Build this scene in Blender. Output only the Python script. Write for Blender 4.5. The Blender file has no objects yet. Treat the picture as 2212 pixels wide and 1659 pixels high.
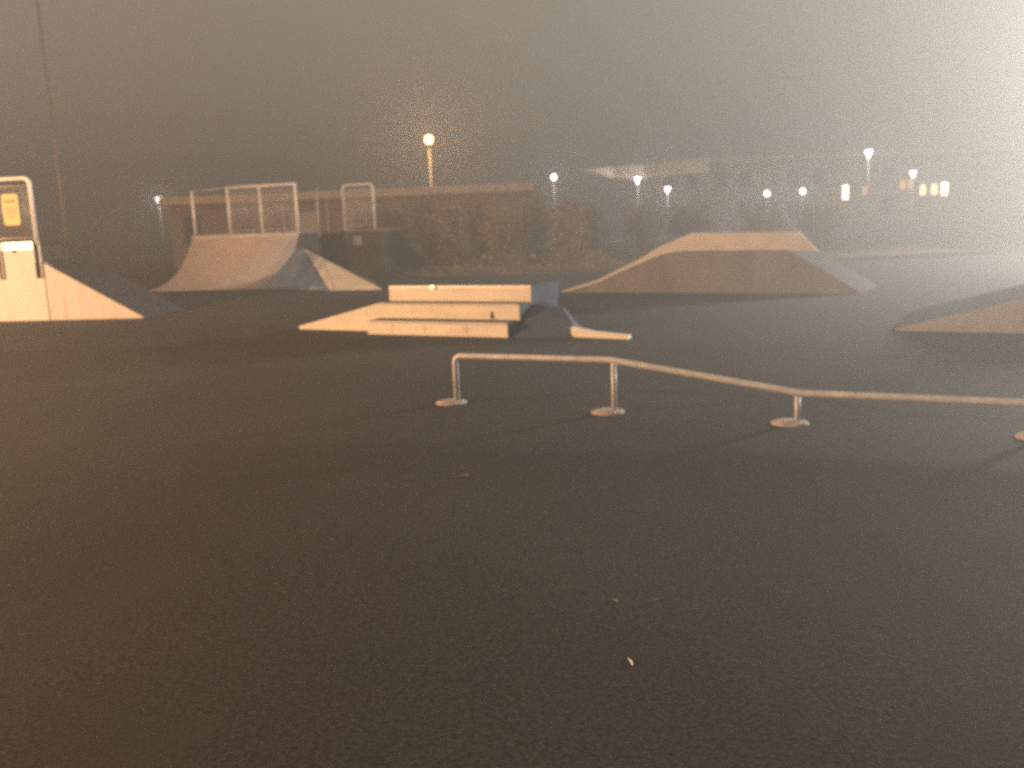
import bpy, bmesh, math, random
from mathutils import Vector, Matrix
random.seed(7)
R = math.radians
sc = bpy.context.scene
C = sc.collection

# ------------------------------------------------------------------ camera
cd = bpy.data.cameras.new("camera"); cam = bpy.data.objects.new("camera", cd); C.objects.link(cam)
cd.sensor_width = 36; cd.angle = 2 * math.atan(1106 / 2000); cd.clip_start = .05; cd.clip_end = 1500
cam.matrix_world = Matrix.Translation((0, 0, 1.6)) @ Matrix.Rotation(R(80), 4, 'X') @ Matrix.Rotation(R(-2.3), 4, 'Z')
cd.dof.use_dof = True; cd.dof.focus_distance = 2.2; cd.dof.aperture_fstop = 3.4; cd.lens = cd.lens
sc.camera = cam

# ------------------------------------------------------------------ world (night sky lit by the town)
w = bpy.data.worlds.new("World"); sc.world = w; w.use_nodes = True
bg = w.node_tree.nodes["Background"]
bg.inputs[0].default_value = (1.0, .86, .70, 1); bg.inputs[1].default_value = .30

# ------------------------------------------------------------------ lamps that light the park from beside the frame
def lamp(name, loc, col, power, rad):
    l = bpy.data.lights.new(name, 'POINT'); l.color = col; l.energy = power; l.shadow_soft_size = rad
    o = bpy.data.objects.new(name, l); C.objects.link(o); o.location = loc
    return o
lamp('sodium_lamp_light', (-18.0, 5.0, 5.2), (1.0, .55, .26), 27500, .3)
fl = bpy.data.lights.new('veil_floodlight', 'SPOT'); fl.color = (1.0, .93, .83); fl.energy = 185000; fl.spot_size = R(105); fl.spot_blend = 1; fl.shadow_soft_size = 3.2  # unseen white light, power and aim shaped to give a lens-veil glow
fo = bpy.data.objects.new('veil_floodlight', fl); C.objects.link(fo); fo.location = (37, 33, 6.5)
fo.rotation_euler = (Vector((2, 0, 8)) - fo.location).to_track_quat('-Z', 'Y').to_euler()

sc.view_settings.view_transform = 'Standard'; sc.view_settings.look = 'None'
sc.view_settings.exposure = 0; sc.view_settings.gamma = 1
sc.cycles.filter_width = 2.2
sc.cycles.use_denoising = False
sc.cycles.max_bounces = 4; sc.cycles.volume_bounces = 0
sc.cycles.sample_clamp_indirect = 3; sc.cycles.sample_clamp_direct = 5

# ------------------------------------------------------------------ materials
def mat(name, col, rough=.7, metal=0, var=.25, scale=3, stretch=(1, 1, 1), bump=0, bscale=60, fine=0, emit=None, es=0, spots=None):
    m = bpy.data.materials.new(name); m.use_nodes = True
    n, L = m.node_tree.nodes, m.node_tree.links
    b = n['Principled BSDF']; b.inputs['Roughness'].default_value = rough; b.inputs['Metallic'].default_value = metal
    tc = n.new('ShaderNodeTexCoord'); mp = n.new('ShaderNodeMapping'); mp.inputs['Scale'].default_value = stretch
    L.new(tc.outputs['Object'], mp.inputs[0])
    t = n.new('ShaderNodeTexNoise'); t.inputs['Scale'].default_value = scale; t.inputs['Detail'].default_value = 6
    L.new(mp.outputs[0], t.inputs[0])
    r = n.new('ShaderNodeValToRGB'); r.color_ramp.elements[0].position = .3; r.color_ramp.elements[1].position = .7
    r.color_ramp.elements[0].color = [c * (1 - var) for c in col] + [1]
    r.color_ramp.elements[1].color = [min(1, c * (1 + var)) for c in col] + [1]
    L.new(t.outputs[0], r.inputs[0]); out = r.outputs[0]
    if fine:
        t2 = n.new('ShaderNodeTexNoise'); t2.inputs['Scale'].default_value = bscale; t2.inputs['Detail'].default_value = 3
        L.new(tc.outputs['Object'], t2.inputs[0])
        mr = n.new('ShaderNodeMapRange'); mr.inputs[1].default_value = .3; mr.inputs[2].default_value = .7
        mr.inputs[3].default_value = 1 - fine; mr.inputs[4].default_value = 1 + fine
        L.new(t2.outputs[0], mr.inputs[0])
        mx = n.new('ShaderNodeVectorMath'); mx.operation = 'SCALE'
        L.new(out, mx.inputs[0]); L.new(mr.outputs[0], mx.inputs['Scale']); out = mx.outputs[0]
    if spots:                                    # dirt with a shape of its own
        t3 = n.new('ShaderNodeTexNoise'); t3.inputs['Scale'].default_value = spots[1]; t3.inputs['Detail'].default_value = 8
        L.new(mp.outputs[0], t3.inputs[0])
        rr = n.new('ShaderNodeValToRGB'); rr.color_ramp.elements[0].position = spots[2]; rr.color_ramp.elements[1].position = spots[2] + .12
        L.new(t3.outputs[0], rr.inputs[0])
        mm = n.new('ShaderNodeMixRGB'); L.new(rr.outputs[0], mm.inputs[0]); L.new(out, mm.inputs[1])
        mm.inputs[2].default_value = (*spots[0], 1); out = mm.outputs[0]
    L.new(out, b.inputs['Base Color'])
    if bump:
        bp = n.new('ShaderNodeBump'); bp.inputs['Strength'].default_value = bump; bp.inputs['Distance'].default_value = .01
        t4 = n.new('ShaderNodeTexNoise'); t4.inputs['Scale'].default_value = bscale; t4.inputs['Detail'].default_value = 4
        L.new(tc.outputs['Object'], t4.inputs[0]); L.new(t4.outputs[0], bp.inputs['Height']); L.new(bp.outputs[0], b.inputs['Normal'])
    if emit:
        m.cycles.emission_sampling = 'NONE'
        b.inputs['Emission Color'].default_value = (*emit, 1); b.inputs['Emission Strength'].default_value = es
    return m

M = {}
M['asphalt'] = mat('asphalt', (.034, .032, .030), .9, var=.25, scale=.35, bump=.12, bscale=55, fine=.4, spots=((.035, .033, .031), .9, .56))
M['grass'] = mat('grass', (.045, .055, .025), .9, var=.4, scale=1.2, fine=.4, bscale=25)
M['soil'] = mat('soil', (.10, .065, .035), .95, var=.45, scale=4, fine=.4, bscale=30)
M['kerb'] = mat('kerb_concrete', (.12, .11, .10), .85, var=.2, scale=6)
M['panel'] = mat('galvanised_panel', (.68, .66, .62), .55, var=.08, scale=2.2, stretch=(1.6, 1.6, .35), spots=((.56, .53, .48), 1.6, .64))
M['panel2'] = mat('pale_plywood_panel', (.60, .55, .51), .6, var=.07, scale=2.6, stretch=(2, 2, .4), spots=((.50, .45, .41), 2.0, .64))
M['steps'] = mat('pale_concrete_steps', (.68, .61, .50), .6, var=.13, scale=2.5, stretch=(.5, .5, 2), spots=((.56, .50, .43), 1.9, .62), fine=.08, bscale=40)
M['steel'] = mat('bare_steel', (.65, .62, .58), .3, .85, var=.1, scale=8)
M['mirror'] = mat('polished_steel', (.9, .88, .85), .16, 1, var=.03)
M['coping'] = mat('bright_worn_steel', (.97, .95, .92), .36, .95, var=.02)
M['rail'] = mat('worn_rail_steel', (.48, .47, .48), .5, .1, var=.2, scale=9, stretch=(1, 1, 1))
M['brown'] = mat('brown_ramp_board', (.50, .40, .34), .6, var=.06, scale=1.6, stretch=(2.5, 1, 1), fine=.08, bscale=20)
M['blue'] = mat('blue_grey_board', (.22, .28, .38), .8, var=.14, scale=2, spots=((.26, .31, .38), 1.3, .6))
M['board'] = mat('dark_riding_board', (.045, .048, .055), .85, var=.15, scale=2)
M['navy'] = mat('dark_blue_board', (.05, .065, .095), .85, var=.15, scale=2)  # painted shade on the step ends; also the low bank's dark blue
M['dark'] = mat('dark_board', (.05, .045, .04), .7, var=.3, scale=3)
M['deck'] = mat('deck_board', (.20, .17, .14), .75, var=.2, scale=5)
M['grey'] = mat('weathered_grey_board', (.16, .14, .13), .7, var=.18, scale=1.4, stretch=(1.5, 1.5, .6), fine=.1, bscale=15)
M['veil_grey'] = mat('veil_grey_ramp_board', (.24, .22, .20), .75, var=.1)  # even grey, dimmed to imitate the veil over the right-hand ramp
M['guard'] = mat('guard_rail_steel', (.86, .82, .78), .5, .1, var=.1)
M['ledge'] = mat('pale_ledge', (.46, .42, .38), .5, var=.12, scale=3)
M['railmesh'] = mat('guard_mesh', (.5, .45, .40), .5, .3, var=.1)
M['plate'] = mat('rusty_plate', (.36, .30, .27), .85, var=.25, scale=14)
M['yellow'] = mat('yellow_notice', (.75, .55, .22), .5, var=.06, scale=4)
M['ink'] = mat('notice_print', (.30, .24, .16), .6, var=.1)
M['canopy'] = mat('canopy_edge_paint', (.92, .78, .62), .7, var=.08)
M['brick'] = mat('pinkish_brick', (.27, .20, .17), .85, var=.2, scale=8, fine=.2, bscale=25)
M['fascia'] = mat('pale_fascia', (.60, .46, .34), .7, var=.15, scale=2)
M['glass'] = mat('dark_window_glass', (.03, .035, .04), .15, var=.1)
M['frame'] = mat('window_frame', (.5, .46, .42), .6, var=.1)
M['shutter'] = mat('steel_shutter', (.30, .27, .25), .5, .3, var=.15, scale=3, stretch=(1, 1, 12))
M['wall'] = mat('rendered_wall', (.36, .32, .28), .85, var=.15, scale=1.5)
M['pole'] = mat('lamp_post_paint', (.30, .29, .28), .5, .3, var=.1)
M['head'] = mat('lamp_housing', (.12, .12, .12), .5, .3, var=.1)
M['stem'] = mat('bare_stem', (.30, .18, .10), .9, var=.35, scale=20)
M['leaf'] = mat('dull_leaf', (.26, .16, .07), .8, var=.5, scale=2.5)
M['leafg'] = mat('olive_leaf', (.17, .13, .06), .8, var=.5, scale=2.5)
M['dryleaf'] = mat('dry_leaf', (.16, .12, .09), .8, var=.2, scale=30)
M['paper'] = mat('white_paper', (.85, .84, .82), .6, var=.05)
M['white_glow'] = mat('white_lamp_glow', (.8, .8, .8), .5, var=0, emit=(1.0, .88, .86), es=30)
M['sodium_glow'] = mat('sodium_lamp_glow', (.8, .6, .4), .5, var=0, emit=(1.0, .52, .20), es=22)
M['lit'] = mat('lit_window', (.6, .4, .2), .5, var=0, emit=(1.0, .62, .30), es=3)
M['lit_dim'] = mat('dim_lit_window', (.6, .4, .2), .5, var=0, emit=(1.0, .50, .22), es=.9)
M['bright_lit'] = mat('bright_lit_window', (.6, .5, .4), .5, var=0, emit=(1.0, .74, .46), es=7)

for k in ('board', 'navy', 'asphalt', 'grey', 'dark', 'blue'):
    M[k].node_tree.nodes['Principled BSDF'].inputs['Specular IOR Level'].default_value = .15

# ------------------------------------------------------------------ mesh helpers
class MB:
    def __init__(s): s.b = bmesh.new()
    def poly(s, pts):
        return s.b.faces.new([s.b.verts.new(p) for p in pts])
    def hull(s, pts):
        vs = [s.b.verts.new(p) for p in pts]
        r = bmesh.ops.convex_hull(s.b, input=vs)
        return s
    def prism(s, pts, ext):                      # planar polygon pushed along a vector
        ext = Vector(ext); a = [s.b.verts.new(p) for p in pts]; c = [s.b.verts.new(Vector(p) + ext) for p in pts]
        s.b.faces.new(a); s.b.faces.new(list(reversed(c)))
        n = len(a)
        for i in range(n): s.b.faces.new([a[i], c[i], c[(i + 1) % n], a[(i + 1) % n]])
        return s
    def box(s, o, u, v, h):                      # corner o, edge vectors u, v, h
        o, u, v, h = map(Vector, (o, u, v, h))
        return s.prism([o, o + u, o + u + v, o + v], h)
    def bx(s, x0, x1, y0, y1, z0, z1):
        return s.box((x0, y0, z0), (x1 - x0, 0, 0), (0, y1 - y0, 0), (0, 0, z1 - z0))
    def tube(s, pts, r, n=10, r2=None):
        pts = [Vector(p) for p in pts]; rings = []; N = len(pts)
        up = Vector((0, 0, 1)); d0 = (pts[1] - pts[0]).normalized()
        side = d0.cross(up)
        if side.length < .05: side = d0.cross(Vector((0, 1, 0)))
        side.normalize()
        for i, p in enumerate(pts):
            if i == 0: d = pts[1] - pts[0]
            elif i == N - 1: d = pts[-1] - pts[-2]
            else: d = (pts[i + 1] - p).normalized() + (p - pts[i - 1]).normalized()
            d.normalize(); side = (side - d * side.dot(d)).normalized(); b = d.cross(side)
            rr = r if r2 is None else r + (r2 - r) * i / (N - 1)
            rings.append([s.b.verts.new(p + (side * math.cos(a) + b * math.sin(a)) * rr) for a in [2 * math.pi * k / n for k in range(n)]])
        for i in range(N - 1):
            for k in range(n):
                f = s.b.faces.new([rings[i][k], rings[i][(k + 1) % n], rings[i + 1][(k + 1) % n], rings[i + 1][k]]); f.smooth = True
        s.b.faces.new(list(reversed(rings[0]))); s.b.faces.new(rings[-1])
        return s
    def lathe(s, prof, c, n=20):                 # (r, z) profile about a vertical axis at c
        rings = []
        for r, z in prof: rings.append([s.b.verts.new((c[0] + r * math.cos(2 * math.pi * k / n), c[1] + r * math.sin(2 * math.pi * k / n), c[2] + z)) for k in range(n)])
        for i in range(len(prof) - 1):
            for k in range(n):
                f = s.b.faces.new([rings[i][k], rings[i][(k + 1) % n], rings[i + 1][(k + 1) % n], rings[i + 1][k]]); f.smooth = True
        s.b.faces.new(list(reversed(rings[0]))); s.b.faces.new(rings[-1])
        return s
    def build(s, name, m, parent=None, origin=None, bevel=0):
        if bevel:
            bmesh.ops.bevel(s.b, geom=[e for e in s.b.edges if len(e.link_faces) == 2 and e.calc_face_angle(0) > .5], offset=bevel, segments=2, affect='EDGES')
        bmesh.ops.recalc_face_normals(s.b, faces=s.b.faces)
        o0 = Vector(origin) if origin is not None else (parent.location.copy() if parent and parent.parent is None else (world_of(parent) if parent else Vector((0, 0, 0))))
        bmesh.ops.translate(s.b, verts=s.b.verts, vec=-o0)
        me = bpy.data.meshes.new(name); s.b.to_mesh(me); s.b.free(); me.materials.append(M[m])
        o = bpy.data.objects.new(name, me); C.objects.link(o)
        if parent: o.parent = parent
        else: o.location = o0
        return o
def world_of(o):
    v = Vector((0, 0, 0))
    while o: v += o.location; o = o.parent
    return v
def tag(o, label=None, cat=None, group=None, kind=None):
    if label: o['label'] = label
    if cat: o['category'] = cat
    if group: o['group'] = group
    if kind: o['kind'] = kind
    return o
def thing(name, loc, label, cat, group=None):
    o = bpy.data.objects.new(name, None); C.objects.link(o); o.location = loc; o.empty_display_size = .3
    return tag(o, label, cat, group)
def V(*a): return Vector(a)
def frame(a, b):                                 # unit vector along a->b and the one pointing back from it
    u = (V(b[0], b[1], 0) - V(a[0], a[1], 0)); L = u.length; u.normalize()
    return u, V(-u.y, u.x, 0), L
Z = V(0, 0, 1)

# ------------------------------------------------------------------ the ground
m = MB(); m.poly([(-260, -40, 0), (260, -40, 0), (260, 420, 0), (-260, 420, 0)]); tag(m.build('ground', 'grass'), kind='structure')
m = MB(); m.poly([(-70, -30, .004), (45, -30, .004), (45, 34, .004), (12, 35, .004), (-6.4, 36, .004), (-9.5, 41.5, .004), (-70, 43, .004)])
tag(m.build('asphalt', 'asphalt'), kind='structure')
# planting bed with a rounded corner, and its kerb
edge = [(-7.4, 41.5)] + [(-6.2, 36.0)] + [(-3.2 - 3.0 * math.cos(t), 31.9 - 3.1 * math.sin(t) + (1 - math.sin(t)) * 1.5) for t in [R(a) for a in range(10, 91, 10)]] + [(0.5, 28.0), (4, 27.8), (9, 28.0), (15, 28.8)]
m = MB(); m.poly([(x, y, .06) for x, y in edge] + [(15, 41.8, .06)]); tag(m.build('planting_bed', 'soil'), kind='structure')
m = MB()
for (x0, y0), (x1, y1) in zip(edge, edge[1:]):
    u, n, L = frame((x0, y0), (x1, y1)); m.box(V(x0, y0, 0) - n * .12, u * (L - .01), n * .12, Z * .12)
tag(m.build('kerb', 'kerb'), kind='structure')

# ------------------------------------------------------------------ guard rails
def guard(parent, pts, z0, z1, rounded=True, posts=None, mesh=None, r=.032, lower=True):
    """pts: list of plan points; posts: list of stations between first and last."""
    a, b = V(*pts[0], 0), V(*pts[1], 0); u, n, L = frame(a, b); rr = .12
    P = []
    if rounded:
        P.append(a + Z * z0)
        for t in range(0, 91, 15): P.append(a + u * (rr - rr * math.cos(R(t))) + Z * (z1 - rr + rr * math.sin(R(t))))
        for t in range(90, -1, -15): P.append(b - u * (rr - rr * math.cos(R(t))) + Z * (z1 - rr + rr * math.sin(R(t))))
        P.append(b + Z * z0)
        MB().tube(P, r).build('rail_frame', 'guard', parent)
    else:
        MB().tube([a + Z * z1, b + Z * z1], r).build('top_rail', 'guard', parent)
    for q in posts or []:
        MB().tube([a + u * q + Z * z0, a + u * q + Z * (z1 - (r if rounded else 0))], r).build('post', 'guard', parent)
    for q0, q1 in mesh or []:
        mm = MB(); k = q0 + .05
        while k < q1 - .03:
            mm.tube([a + u * k + Z * (z0 + .14), a + u * k + Z * (z1 - .14)], .008, 4); k += .062
        mm.tube([a + u * (q0 + .01) + Z * (z1 - .14), a + u * (q1 - .01) + Z * (z1 - .14)], .014, 6)
        mm.tube([a + u * (q0 + .01) + Z * (z0 + .12), a + u * (q1 - .01) + Z * (z0 + .12)], .018, 6)
        mm.build('mesh_panel', 'railmesh', parent)

# ------------------------------------------------------------------ tall ramp at the left edge
A, B = (-10.39, 18.74), (-9.19, 18.53); u, n, L0 = frame(A, B)
o = V(*B, 0)                                     # joint between tower and wedge
t = thing('skate_ramp', o, 'tall pale ramp with a yellow notice on its guard rail and a long wedge side', 'ramp')
H = 1.57; s0 = -2.9
def at(s, z, d=0): return o + u * s + n * d + Z * z
# tower side: board with notches where the guard posts are bolted
notch = [(-2.55, -2.37), (-.98, -.84), (-.17, -.02)]
pts = [at(s0, 0), at(-.006, 0), at(-.006, .84)]
for a0, a1 in reversed(notch):
    pts += [at(a1, .84), at(a0, .84), at(a0, H - .04)]
    nx = [q for q in notch if q[1] < a0]
    pts += [at(nx[-1][1], H - .04)] if nx else [at(s0, H - .04)]
MB().prism(pts, n * .04).build('side_panel', 'panel', t)
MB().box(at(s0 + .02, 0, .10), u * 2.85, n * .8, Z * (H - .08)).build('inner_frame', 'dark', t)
MB().box(at(s0, H - .075, .045), u * (-s0 - .002), n * .9, Z * .05).build('deck', 'board', t)
MB().prism([at(.02, 0), at(2.04, 0), at(2.04, .03), at(.02, 1.17)], n * .04).build('wedge_panel', 'panel2', t)
MB().prism([at(.006, 1.175, -.01), at(2.08, .035, -.01), at(2.08, .01, -.01), at(.006, 1.15, -.01)], n * 1.5).build('riding_surface', 'board', t)
for q0, q1 in ((-.84, -.165), (-2.35, -.99)):
    MB().prism([at(q0, H - .15, -.034), at(q0, H - .01, -.016), at(q0, H - .01, -.002), at(q0, H - .15, -.002)], u * (q1 - q0)).build('coping', 'coping', t)
MB().tube([at(-.58, H - .18, -.008), at(-.58, H - .18, -.03)], .035, 10).build('bolt_hole', 'dark', t)
for q in (-.06, -.92, -2.46):
    MB().box(at(q, .86, .0), u * .03, n * .03, Z * (H - .86)).build('post_bracket', 'rail', t)
pa, pb = at(-1.9, 0, .0), at(-.07, 0, .0)
guard(t, [(pa.x, pa.y), (pb.x, pb.y)], H - .05, 2.79, True, [], [(0, 1.83)], r=.038)
# yellow notice hung on the mesh
s_ = thing('notice_sign', at(-.66, 1.93, -.05), 'yellow rounded notice hanging on the guard rail of the left ramp', 'sign')
def rr_poly(s, z, hw, hh, r, d):
    P = []
    for cx_, cz_, a0 in ((hw - r, hh - r, 0), (-hw + r, hh - r, 90), (-hw + r, -hh + r, 180), (hw - r, -hh + r, 270)):
        for k in range(0, 91, 15): P.append(at(s + cx_ + r * math.cos(R(a0 + k)), z + cz_ + r * math.sin(R(a0 + k)), d))
    return P
MB().prism(rr_poly(-.50, 2.20, .175, .30, .05, -.06), n * .012).build('board', 'yellow', s_)
mm = MB()
for z, wd in ((2.36, .24), (2.33, .2), (2.22, .26), (2.17, .22), (2.12, .25), (2.05, .18)):
    mm.box(at(-.50 - wd / 2, z, -.063), u * wd, n * .002, Z * (.022 if z < 2.3 else .03))
mm.build('print', 'ink', s_)

# ------------------------------------------------------------------ brown quarter pipe
T0, T1 = (-10.45, 27.0), (-6.9, 25.9); u, n, L = frame(T0, T1)
o = V(*T0, 0); t = thing('quarter_pipe', o, 'brown curved quarter pipe with mesh guard rail along its deck', 'ramp')
def at(s, z, d=0): return o + u * s + n * d + Z * z
Hq, Rq = 1.5, 2.6; run = math.sqrt(Rq ** 2 - (Rq - Hq) ** 2); amax = math.asin(run / Rq)
prof = [(Rq * math.sin(amax * k / 20), Rq - Rq * math.cos(amax * k / 20)) for k in range(21)]
poly = [(d, z + .012) for d, z in prof]
m = MB()
for (d0, z0), (d1, z1) in zip(poly, poly[1:]):
    f = m.poly([at(0, z0, d0), at(L, z0, d0), at(L, z1, d1), at(0, z1, d1)])
bmesh.ops.remove_doubles(m.b, verts=m.b.verts, dist=.001)
for f in m.b.faces: f.smooth = True
srf = m.build('riding_surface', 'brown', t)
sm = srf.modifiers.new('thick', 'SOLIDIFY'); sm.thickness = .02; sm.offset = 0
for s in (.02, L - .04):
    side = [at(s, 0, .1)] + [at(s, z - .02, d) for d, z in prof[2:]] + [at(s, Hq - .05, run + 1.3), at(s, 0, run + 1.3)]
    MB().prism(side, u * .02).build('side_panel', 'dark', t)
MB().box(at(0, Hq - .03, run + .02), u * L, n * 1.3, Z * .03).build('deck', 'deck', t)
MB().tube([at(0, Hq, run), at(L, Hq, run)], .04, 14).build('coping', 'rail', t)
mm = MB().box(at(0, Hq - .13, run - .045), u * L, n * .02, Z * .10).build('coping_plate', 'guard', t)
for q in (1.35, 2.65):                             # joints between the boards
    mm = MB()
    for (d0, z0), (d1, z1) in zip(poly[1:], poly[2:]):
        mm.poly([at(q, z0 + .014, d0), at(q + .02, z0 + .014, d0), at(q + .02, z1 + .014, d1), at(q, z1 + .014, d1)])
    mm.build('joint_strip', 'ledge', t)
pa, pb = at(.03, 0, run + .12), at(3.66, 0, run + .12)
guard(t, [(at(1.3, 0, run + .12).x, at(1.3, 0, run + .12).y), (pb.x, pb.y)], Hq, 2.93, False, [0, 1.12, 2.33], [(0, 1.12), (1.12, 2.33)], r=.045)
MB().tube([pa + Z * Hq, pa + Z * 2.88], .042).build('post', 'guard', t)
MB().tube([pa + Z * 2.88, at(1.3, 2.92, run + .12)], .016).build('top_rail', 'rail', t)

# hip beside it: blue face and a pale tail
o = V(-4.62, 24.07, 0)
t = thing('bank_ramp', o, 'low blue faced bank with a pale triangular tail beside the brown quarter pipe', 'ramp')
Ap, Aq = V(-5.62, 26.0, 1.04), V(-5.86, 26.25, 1.08); F0, F1, F2 = V(-6.86, 25.80, 0), V(-4.62, 24.07, 0), V(-3.25, 23.64, 0)
def curved(a_top, a_toe, b_top, b_toe, sag, k=12):
    """surface between two sagging edges"""
    m = MB()
    def e(top, toe, f): p = top.lerp(toe, f); return p - Z * sag * math.sin(math.pi * f) * (1 if top.z > .2 else 0) * min(1, p.z / .3)
    for i in range(k):
        m.poly([e(a_top, a_toe, i / k), e(b_top, b_toe, i / k), e(b_top, b_toe, (i + 1) / k), e(a_top, a_toe, (i + 1) / k)])
    bmesh.ops.remove_doubles(m.b, verts=m.b.verts, dist=.001)
    for f in m.b.faces: f.smooth = True
    return m
ob = curved(Aq, F0, Ap, F1, .07).build('bank_face', 'blue', t); sm = ob.modifiers.new('thick', 'SOLIDIFY'); sm.thickness = .02
MB().prism([Ap, F1, F2 + Z * .03, F2 + Z * .0], V(.02, .06, 0)).build('side_panel', 'steps', t)
mid = F1.lerp(F2, .10); top = Ap.lerp(F2, .27)
MB().prism([top + V(-.012, -.03, .0), mid + V(-.012, -.02, 0), mid + V(.012, -.025, 0), top + V(.012, -.035, -.02)], V(0, .01, 0)).build('joint_strip', 'ledge', t)
MB().hull([Ap + V(.0, .08, -.02), Aq + V(0, .08, -.02), F0 + V(.1, .5, .001), F1 + V(.1, .4, .001), F2 + V(-.05, .12, .001), V(-3.9, 27.4, .001), V(-6.0, 28.2, .001)]).build('inner_frame', 'dark', t)

# rear platform behind it
P0, P1 = (-6.25, 30.6), (-3.95, 29.75); u, n, L = frame(P0, P1); o = V(*P0, 0)
def at(s, z, d=0): return o + u * s + n * d + Z * z
t = thing('ramp_platform', o, 'dark backed ramp platform with a rounded mesh guard rail behind the blue bank', 'ramp')
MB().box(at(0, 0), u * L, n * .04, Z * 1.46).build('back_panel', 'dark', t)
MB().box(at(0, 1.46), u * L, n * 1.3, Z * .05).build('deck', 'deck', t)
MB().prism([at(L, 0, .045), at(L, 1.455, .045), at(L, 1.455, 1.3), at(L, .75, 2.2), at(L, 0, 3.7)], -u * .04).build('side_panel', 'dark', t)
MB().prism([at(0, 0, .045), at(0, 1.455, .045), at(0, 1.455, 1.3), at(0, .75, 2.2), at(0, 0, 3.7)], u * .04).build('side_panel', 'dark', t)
MB().hull([at(.05, 1.44, 1.3), at(L - .05, 1.44, 1.3), at(.05, .01, 3.7), at(L - .05, .01, 3.7), at(.05, .01, 3.6), at(L - .05, .01, 3.6), at(.05, .70, 2.2), at(L - .05, .70, 2.2)]).build('riding_surface', 'grey', t)
a_, b_ = at(1.12, 0, .08), at(2.2, 0, .08)
guard(t, [(a_.x, a_.y), (b_.x, b_.y)], 1.51, 2.92, True, [], [(0, 1.08)], r=.036)
MB().tube([at(.22, 1.30, -.03), at(.22, 2.86, -.03)], .03).build('post', 'rail', t)
MB().box(at(.18, 1.32, -.06), u * .12, n * .03, Z * .16).build('post_bracket', 'ledge', t)
MB().box(at(1.45, 1.02, -.02), u * .30, n * .015, Z * .30).build('patch_plate', 'blue', t)

# ------------------------------------------------------------------ stepped funbox in the middle
o = V(-2.14, 13.89, 0); u, n, L = frame((-2.14, 13.89), (-.03, 12.77))
def at(s, z, d=0): return o + u * s + n * d + Z * z
t = thing('stepped_funbox', o, 'pale three step funbox with a low wedge on its left end', 'ramp')
tz = [0, .205, .435, .67]; td = [0, .34, .66, 1.6]
for i in range(3):
    sh = (0, -.03, -.03)[i]; ll = (L, L + .05, L + .08)[i]
    MB().box(at(sh, tz[i] + (.0 if i == 0 else .001), td[i]), u * ll, n * (1.6 - td[i] - i * .004), Z * (tz[i + 1] - tz[i] - .001)).build('step', 'steps', t, bevel=.008)
for i in range(3):
    sh = (0, -.03, -.03)[i]; ll = (L, L + .05, L + .08)[i]
    dd = (td[i + 1] - td[i] - .05) if i < 2 else .88
    MB().box(at(sh + .01, tz[i + 1] + .0005, td[i] + .047), u * (ll - .02), n * dd, Z * .006).build('tread', 'board', t)
    MB().box(at(sh + .003, tz[i + 1] - .028, td[i] - .004), u * (ll - .006), n * .05, Z * .032).build('edge_trim', 'steel' if i == 2 else 'ledge', t)
MB().prism([at(-.035, 0, .345), at(-.035, .43, .345), at(-1.62, .055, .345), at(-1.62, 0, .345)], n * 1.2).build('wedge', 'steps', t)
MB().prism([at(1.93, .23, .33), at(2.0, .23, .33), at(1.97, .33, .335), at(1.955, .33, .335)], -n * .006).build('stain', 'dark', t)
for s, z0, z1 in ((1.02, .02, .15), (.45, .03, .17), (1.72, .05, .19)):
    MB().box(at(s, z0, -.004), u * .012, n * .003, Z * (z1 - z0)).build('joint_strip', 'ledge', t)
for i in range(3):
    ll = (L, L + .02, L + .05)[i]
    MB().box(at(ll + (0, -.03, -.03)[i] * 0 + (0, 0.0005, .0005)[i] + .001, tz[i] + .001, td[i] - .006), u * .008, n * (1.61 - td[i]), Z * (tz[i + 1] - tz[i] + .004)).build('shade_panel', 'navy', t)  # added dark sheets: shade of the right end put into colour
MB().prism([at(-.05, .431, .36), at(-1.6, .061, .36), at(-1.6, .055, .36), at(-.05, .425, .36)], n * 1.16).build('riding_surface', 'board', t)
c = at(.80, .655, .62); gn = V(-.418, -.896, .150); gx = gn.cross(Z).normalized(); gz = gx.cross(gn)
MB().prism([c + gx * a + gz * b for a, b in ((-.028, .02), (.03, .022), (.012, -.03), (-.01, -.025))], gn * .012).build('glint_facet', 'mirror', t)  # facet added and angled to mirror the sodium lamp as a glint
# blue bank and tail at its right end
E0 = L + .06
t2 = thing('low_bank', at(E0, 0, .3), 'small low blue bank with a pale tail at the right end of the steps', 'ramp')
tp = [at(E0, .40, .75), at(E0 + .45, .33, .75)]
MB().hull([at(E0, 0, .02), at(E0 + .78, 0, .10), tp[0], tp[1], at(E0 + .80, .13, .34), at(E0, .40, 1.0), at(E0 + .35, .33, 1.0), at(E0 + .6, 0, 1.1), at(E0, 0, 1.1)]).build('bank_face', 'navy', t2)
MB().prism([at(E0 + .80, 0, .22), at(E0 + .80, .14, .22), at(E0 + 1.15, .085, .17), at(E0 + 1.66, .055, .12), at(E0 + 1.66, 0, .12)], n * .12).build('tail', 'steps', t2)

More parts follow.
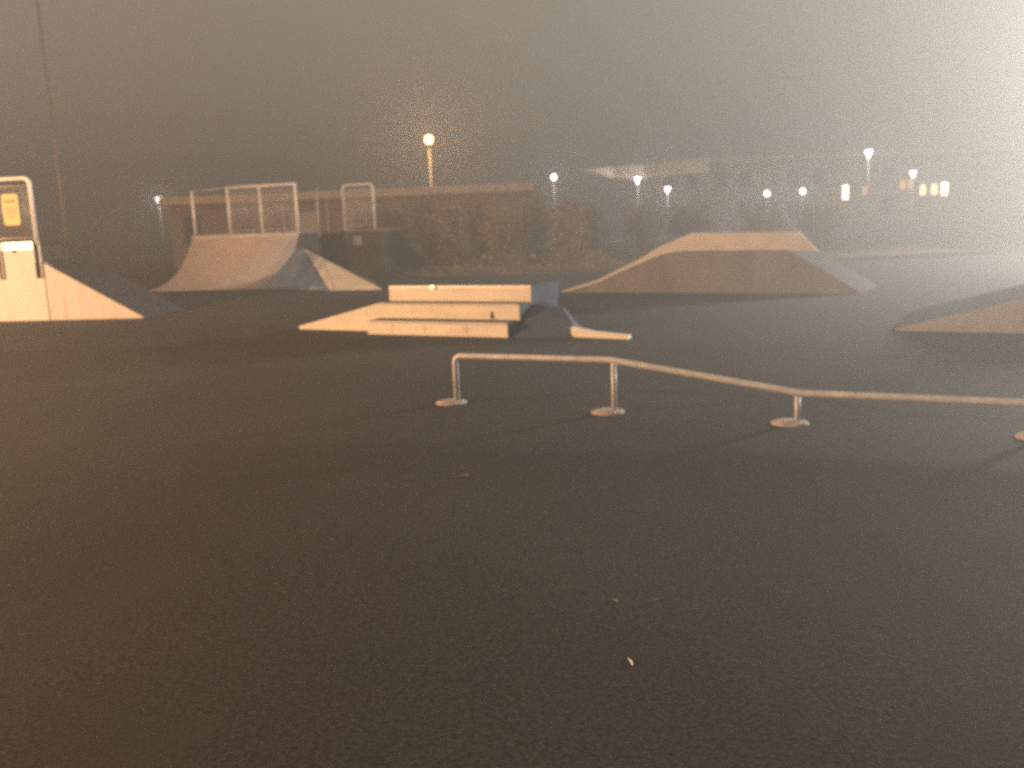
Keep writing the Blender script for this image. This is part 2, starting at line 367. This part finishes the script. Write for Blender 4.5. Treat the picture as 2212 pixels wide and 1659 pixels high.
# ------------------------------------------------------------------ kinked grind rail
rp = [V(-.5, 8.20, .43), V(.84, 7.52, .44), V(2.15, 6.85, .235), V(3.62, 6.12, .235)]
t = thing('grind_rail', (rp[0].x, rp[0].y, 0), 'long kinked steel grind rail on four short posts', 'rail')
gnd = lambda p: V(p.x, p.y, 0)
P = [gnd(rp[0]) + Z * .01]
uu, nn, _ = frame(rp[0], rp[1])
for a in range(0, 91, 15): P.append(gnd(rp[0]) + uu * (.06 - .06 * math.cos(R(a))) + Z * (.37 + .06 * math.sin(R(a))))
P += [rp[1] - uu * .05, rp[1] + uu * .06 - Z * .012, rp[2] - uu * .05 + Z * .010, rp[2] + uu * .06, rp[3]]
u3, _, _ = frame(rp[2], rp[3])
P.append(rp[3] + u3 * .9)
MB().tube(P, .027, 14).build('rail', 'rail', t)
for i, p in enumerate(rp):
    q = gnd(p)
    if i: MB().tube([q + Z * .008, V(p.x, p.y, p.z - .02)], .022, 12).build('post', 'rail', t)
    pc = q - uu * .05 + nn * -.02
    pl = MB().lathe([(.145, 0), (.14, .010), (.10, .022), (.03, .028)], pc, 22).build('base_plate', 'plate', t)
    for a, b in ((-.07, -.07), (-.07, .07), (.09, -.05), (.09, .06)):
        MB().lathe([(.011, 0), (.011, .010), (.006, .014)], pc + uu * a + nn * b + Z * .012, 8).build('bolt', 'steel', pl)

# ------------------------------------------------------------------ wide funbox right of centre
Q0, Q1 = (1.19, 20.38), (6.56, 17.22); u, n, L = frame(Q0, Q1); o = V(*Q0, 0)
def at(s, z, d=0): return o + u * s + n * d + Z * z
t = thing('wide_funbox', o, 'wide grey funbox with sloping ends and a pale band along its top', 'ramp')
pr = [(0, .03), (.84, .25), (1.78, .64), (2.5, .86), (4.87, .84), (5.5, .48), (L, .03)]
D = 1.7
MB().prism([at(0, 0), at(0, .03)] + [at(s, z) for s, z in pr[1:-1]] + [at(L, .03), at(L, 0)], n * .04).build('side_panel', 'grey', t)
MB().prism([at(0, 0, D)] + [at(s, z, D) for s, z in pr] + [at(L, 0, D)], -n * .04).build('side_panel', 'grey', t)
for (s0_, z0_), (s1_, z1_) in zip(pr, pr[1:]):
    m = MB().prism([at(s0_, z0_ - .03, .045), at(s0_, z0_, .045), at(s1_, z1_, .045), at(s1_, z1_ - .03, .045)], n * (D - .09)); m.build('riding_surface', 'board', t)
# kinked ledge standing on the front edge
MB().prism([at(0, .0, -.03), at(.84, .21, -.03), at(1.78, .59, -.03), at(2.32, .79, -.03), at(2.77, .86, -.03), at(4.87, .84, -.03), at(5.45, .80, -.03), at(5.09, 1.17, -.03), at(2.96, 1.21, -.03), at(2.32, .97, -.03), at(1.78, .68, -.03), at(.84, .27, -.03), at(0, .04, -.03)], n * .05).build('ledge', 'ledge', t)

# ramp cut by the right edge of the picture
Q0, Q1 = (4.98, 11.87), (6.6, 10.95); u, n, L = frame(Q0, Q1); o = V(*Q0, 0)
def at(s, z, d=0): return o + u * s + n * d + Z * z
t = thing('wedge_ramp', o, 'low pale wedge ramp rising out of the right edge of the picture', 'ramp')
MB().prism([at(0, 0), at(0, .03), at(1.1, .33), at(2.1, .60), at(3.4, .60), at(3.4, 0)], n * .04).build('side_panel', 'veil_grey', t)
MB().prism([at(0, .03, .045), at(2.1, .60, .045), at(3.4, .60, .045), at(3.4, .57, .045), at(2.1, .57, .045), at(0, .0, .045)], n * 2.4).build('riding_surface', 'board', t)

# ------------------------------------------------------------------ street lamps
def street_lamp(x, y, h, glow, label, style, group):
    t = thing('street_lamp', (x, y, 0), label, 'street lamp', group)
    MB().lathe([(.11, 0), (.11, .9), (.075, .95), (.05, h - .35)], (x, y, 0), 12).build('pole', 'pole', t)
    if style == 'globe':
        hd = MB().lathe([(.05, h - .35), (.13, h - .31), (.13, h - .27)], (x, y, 0), 14).build('lamp_head', 'head', t)
        MB().lathe([(.11, h - .265), (.20, h - .16), (.23, h), (.19, h + .14), (.08, h + .21)], (x, y, 0), 18).build('lamp_globe', glow, hd)
    else:                                        # cone lantern: wide at the top, pointed below
        hd = MB().lathe([(.27, h + .17), (.27, h + .20), (.10, h + .27)], (x, y, 0), 16).build('lamp_head', 'head', t)
        MB().lathe([(.06, h - .33), (.16, h - .10), (.25, h + .165)], (x, y, 0), 18).build('lamp_lantern', glow, hd)
    l = bpy.data.lights.new('lamp_bulb_light', 'POINT'); l.color = (1.0, .56, .25) if glow == 'sodium_glow' else (1.0, .90, .88)
    l.energy = 700 if glow == 'sodium_glow' else 160; l.shadow_soft_size = .04
    lo = bpy.data.objects.new('lamp_bulb_light', l); C.objects.link(lo); lo.parent = t; lo.location = (0, -.29, h)
    return t
g = 'white street lamps far behind the park'
street_lamp(-3.84, 50, 5.98, 'sodium_glow', 'tall orange sodium street lamp behind the low building', 'globe', None)
street_lamp(-27.4, 75, 4.35, 'white_glow', 'white street lamp at far left beside the mesh guard rail', 'cone', g)
street_lamp(3.70, 70, 4.66, 'white_glow', 'white street lamp left of the pale roof edge', 'globe', g)
street_lamp(9.6, 68, 4.15, 'white_glow', 'white street lamp in front of the pale roof edge', 'cone', g)
street_lamp(12.1, 70, 3.44, 'white_glow', 'white street lamp just under the right end of the pale roof edge', 'cone', g)
street_lamp(20.6, 74, 2.93, 'white_glow', 'small white lamp left of the lone bright window row, leftmost of the two small ones', 'globe', g)
street_lamp(23.4, 74, 2.98, 'white_glow', 'small white lamp between the other small lamp and the tall narrow lit window', 'globe', g)
street_lamp(23.1, 60, 4.93, 'white_glow', 'highest white street lamp on the right of the picture', 'cone', g)
street_lamp(30.3, 70, 3.88, 'white_glow', 'rightmost white street lamp, just above the row of lit windows', 'cone', g)
# tall mast at the left
t = thing('floodlight_mast', (-18.7, 40, 0), 'very tall thin mast rising out of the top left of the picture', 'mast')
MB().lathe([(.09, 0), (.075, 3), (.045, 13.8)], (-18.7, 40, 0), 12).build('pole', 'pole', t)
MB().box(V(-19.4, 39.95, 13.8), V(1.4, 0, 0), V(0, .1, 0), Z * .1).build('crossbar', 'head', t)

# ------------------------------------------------------------------ low building behind the quarter pipe
bY = 45.0
t = thing('low_building', (-7, bY, 0), 'long low flat roofed brick building behind the guard rails and bushes', 'building')
MB().bx(-16.0, 1.1, bY, bY + 8, 0, 2.95).build('wall', 'brick', t)
MB().bx(-16.3, 1.4, bY - .45, bY + 8.3, 2.953, 3.32).build('roof', 'fascia', t)
for x0, x1, z0, z1 in ((-15.35, -14.6, 1.1, 2.4), (-12.6, -11.2, 1.1, 2.3), (-5.9, -5.0, 1.0, 2.3), (-3.6, -2.2, 1.1, 2.3)):
    f = MB().bx(x0 - .08, x1 + .08, bY - .05, bY - .003, z0 - .08, z1 + .08).build('window', 'frame' if x0 > -6 else 'brick', t)
    MB().bx(x0, x1, bY - .07, bY - .052, z0, z1).build('pane', 'glass', f)
for x0, x1 in ((-10.2, -8.9), (-7.6, -6.6)):
    MB().bx(x0, x1, bY - .06, bY - .003, .02, 2.4).build('shutter', 'shutter', t)
for x in (-10.6, -8.5, -6.2):
    MB().bx(x, x + .12, bY - .14, bY - .004, 0, 2.9).build('drainpipe', 'frame', t)

# ------------------------------------------------------------------ school building on the right
sY = 78.0
t = thing('school_building', (30, sY, 0), 'long faint school building at the right with a pale roof edge and some lit windows', 'building')
MB().bx(11.2, 52, sY, sY + 12, 0, 5.6).build('wall', 'wall', t)
MB().bx(9.7, 12.5, sY - 4, sY - .004, 0, 3.0).build('porch', 'brick', t)
MB().bx(14.0, 52, sY - .5, sY + 12.3, 5.603, 6.0).build('roof', 'fascia', t)
# canopy whose pale edge runs at an angle to the front
MB().prism([(5.9, sY - 10, 5.02), (16.0, sY - 4, 5.75), (16.0, sY - 4, 4.75), (9.3, sY - 8, 4.22), (7.6, sY - 9, 4.45)], (0, 2.5, 0)).build('canopy', 'canopy', t)
k = 0
for x in [13.2, 15.0, 17.4, 19.4, 23.4, 25.4, 31.2, 38.8, 41.6]:
    for z0, z1 in ((3.5, 4.9),) if int(x) % 4 != 3 else ((.9, 2.3), (3.5, 4.9)):
        f = MB().bx(x - .08, x + 1.08, sY - .06, sY - .004, z0 - .08, z1 + .08).build('window', 'frame', t)
        MB().bx(x, x + 1.0, sY - .08, sY - .062, z0, z1).build('pane', 'glass', f)
for x, w_, z0, z1, mm_, lb in ((27.95, .46, 2.25, 3.40, 'bright_lit', 'tall narrow lit window'), (29.6, .4, 2.5, 3.2, 'lit_dim', 'dim orange window'),
        (32.7, .42, 2.9, 3.6, 'lit_dim', 'dim window under the white lamp'), (33.4, .36, 2.9, 3.6, 'lit_dim', 'dim window under the white lamp'),
        (34.35, .48, 2.35, 3.15, 'lit', 'orange lit window'), (35.27, .52, 2.35, 3.2, 'lit', 'yellow lit window'), (36.12, .52, 2.25, 3.30, 'bright_lit', 'brightest lit window')):
    f = MB().bx(x - .06, x + w_ + .06, sY - .06, sY - .004, z0 - .06, z1 + .06).build('window', 'frame', t); f['label'] = lb
    MB().bx(x, x + w_, sY - .08, sY - .062, z0, z1).build('pane', mm_, f)
for x in (21.0, 21.9):                            # small lit porch windows beside the small lamps
    f = MB().bx(x, x + .8, sY - .06, sY - .004, 1.0, 2.6).build('window', 'frame', t)
    MB().bx(x + .08, x + .72, sY - .08, sY - .062, 1.1, 2.5).build('pane', 'glass', f)

# ------------------------------------------------------------------ bushes in the planting bed
def bush(x, y, h, wd, label, leaf):
    t = thing('bush', (x, y, .06), label, 'bush', 'winter bushes in the planting bed')
    m = MB(); tips = []
    for k in range(int(16 + wd * 9)):
        a = random.uniform(0, 2 * math.pi); r0 = random.uniform(0, .25 * wd); r1 = r0 + random.uniform(.05, .5) * wd * .75
        hh = h * random.uniform(.62, 1.0)
        p0 = V(x + r0 * math.cos(a), y + r0 * math.sin(a), .03); p3 = V(x + r1 * math.cos(a), y + r1 * math.sin(a), hh)
        p1 = p0.lerp(p3, .35) + V(random.uniform(-.1, .1), random.uniform(-.1, .1), .1); p2 = p0.lerp(p3, .7) + V(random.uniform(-.12, .12), random.uniform(-.12, .12), .08)
        m.tube([p0, p1, p2, p3], .018, 4, .005); tips += [p1, p2, p2, p3, p3]
        for q in range(3):
            b0 = p0.lerp(p3, random.uniform(.3, .85)); b1 = b0 + V(random.uniform(-.35, .35), random.uniform(-.35, .35), random.uniform(.2, .6)); m.tube([b0, b1], .008, 3, .003); tips.append(b1)
    m.build('stems', 'stem', t)
    m = MB()
    for k in range(int(1700 * wd)):
        c = random.choice(tips) + V(*(random.gauss(0, .17) for _ in range(3)))
        if c.z < .1: c.z = .1
        if random.random() < .25: c = V(x + random.gauss(0, .42 * wd), y + random.gauss(0, .3 * wd), random.uniform(.05, .5))
        s_ = random.uniform(.025, .06); a = V(*(random.uniform(-1, 1) for _ in range(3))).normalized(); b = a.cross(V(*(random.uniform(-1, 1) for _ in range(3)))).normalized()
        m.poly([c - a * s_ * 1.6, c + b * s_ * .7, c + a * s_ * 1.6, c - b * s_ * .7])
    m.build('foliage', leaf, t)
bl = [(-5.6, 38.2, 2.3, 1.3, 'leftmost bush, right behind the rounded guard rail', 'leaf'),
      (-4.2, 35.2, 2.2, 1.4, 'bush at the rounded corner of the kerb', 'leaf'),
      (-2.9, 36.6, 2.6, 1.3, 'brown bush directly under the orange street lamp', 'leafg'),
      (-2.2, 32.6, 1.9, 1.4, 'leafy bush behind the left half of the steps', 'leaf'),
      (-.9, 35.0, 2.4, 1.3, 'upright bush behind the middle of the steps', 'leaf'),
      (-.2, 31.2, 1.7, 1.3, 'low bush behind the right half of the steps', 'leaf'),
      (.9, 33.8, 2.3, 1.4, 'bush behind the right end of the steps', 'leafg'),
      (2.2, 31.8, 1.9, 1.3, 'bush just right of the steps by the kerb', 'leaf'),
      (3.1, 35.4, 2.2, 1.5, 'bush under the first white lamp right of centre', 'leafg'),
      (4.9, 33.2, 1.9, 1.5, 'bush above the left slope of the wide funbox', 'leafg'),
      (6.9, 35.0, 1.8, 1.6, 'faint bush behind the left end of the pale band', 'leafg'),
      (9.3, 34.0, 1.6, 1.6, 'faint bush behind the middle of the pale band', 'leafg'),
      (11.8, 35.2, 1.5, 1.6, 'faint bush behind the right end of the pale band', 'leafg')]
for b in bl: bush(*b)
# leaf litter along the kerb: nobody could count it
m = MB()
for k in range(5200):
    x = random.uniform(-5.5, 9); y = 27.9 + random.expovariate(.45) + max(0, -1.5 - x) * 1.0
    if y > 40: continue
    s_ = random.uniform(.02, .055); z = .075 + random.expovariate(14); a = random.uniform(0, 6.28); tl = random.uniform(-.8, .8)
    c, d = V(math.cos(a), math.sin(a), tl) * s_, V(-math.sin(a), math.cos(a), random.uniform(-.6, .6)) * s_ * .7
    p = V(x, y, z + s_); m.poly([p - c, p + d, p + c, p - d])
tag(m.build('leaf_litter', 'leaf'), 'brown leaf litter on the soil along the kerb', 'leaf litter', kind='stuff')

# ------------------------------------------------------------------ small litter on the asphalt
def leaf(x, y, s, rot, mt, label, cat='leaf', name='fallen_leaf', asp=.5):
    m = MB(); pts = []
    for k in range(12):
        a = 2 * math.pi * k / 12; r = s * (1 + .25 * math.sin(3 * a + x))
        px, py = r * math.cos(a), r * asp * math.sin(a)
        pts.append(V(x + px * math.cos(rot) - py * math.sin(rot), y + px * math.sin(rot) + py * math.cos(rot), .007 + .004 * abs(math.sin(a))))
    c = m.b.verts.new((x, y, .009)); vs = [m.b.verts.new(p) for p in pts]
    for k in range(12): m.b.faces.new([c, vs[k], vs[(k + 1) % 12]])
    o = m.build(name, mt, None, origin=(x, y, .006)); sm = o.modifiers.new('thick', 'SOLIDIFY'); sm.thickness = .001
    tag(o, label, cat)
leaf(-.32, 5.73, .035, .6, 'dryleaf', 'small dry leaf on bare asphalt below the left post of the rail')
leaf(.40, 3.68, .022, 2.0, 'dryleaf', 'tiny dull leaf low in the picture, left one of a pair', asp=.35)
leaf(.57, 3.67, .020, .3, 'dryleaf', 'tiny dull leaf low in the picture, right one of a pair', asp=.4)
leaf(-4.23, 14.9, .075, .2, 'dryleaf', 'dry leaf on the asphalt between the left ramp and the steps')
leaf(1.11, 11.91, .06, 1.0, 'dryleaf', 'dry leaf in front of the low blue bank')
leaf(.39, 3.13, .028, 1.74, 'paper', 'tiny bright white scrap of paper low in the picture', 'litter', 'paper_scrap', asp=.13)

# ------------------------------------------------------------------ haze volume added to stand in for lens veil
m = MB().bx(-262, 262, -42, 422, -1, 22)
h = m.build('haze', 'asphalt'); h.data.materials.clear()
hm = bpy.data.materials.new('haze'); hm.use_nodes = True; nt = hm.node_tree
for nd in list(nt.nodes): nt.nodes.remove(nd)
out = nt.nodes.new('ShaderNodeOutputMaterial'); pv = nt.nodes.new('ShaderNodeVolumePrincipled')
pv.inputs['Color'].default_value = (.9, .9, .9, 1); pv.inputs['Density'].default_value = .0125; pv.inputs['Anisotropy'].default_value = .6
nt.links.new(pv.outputs[0], out.inputs['Volume']); h.data.materials.append(hm)
tag(h, 'thin pale haze added over the whole park as lens veil', 'haze', kind='stuff')
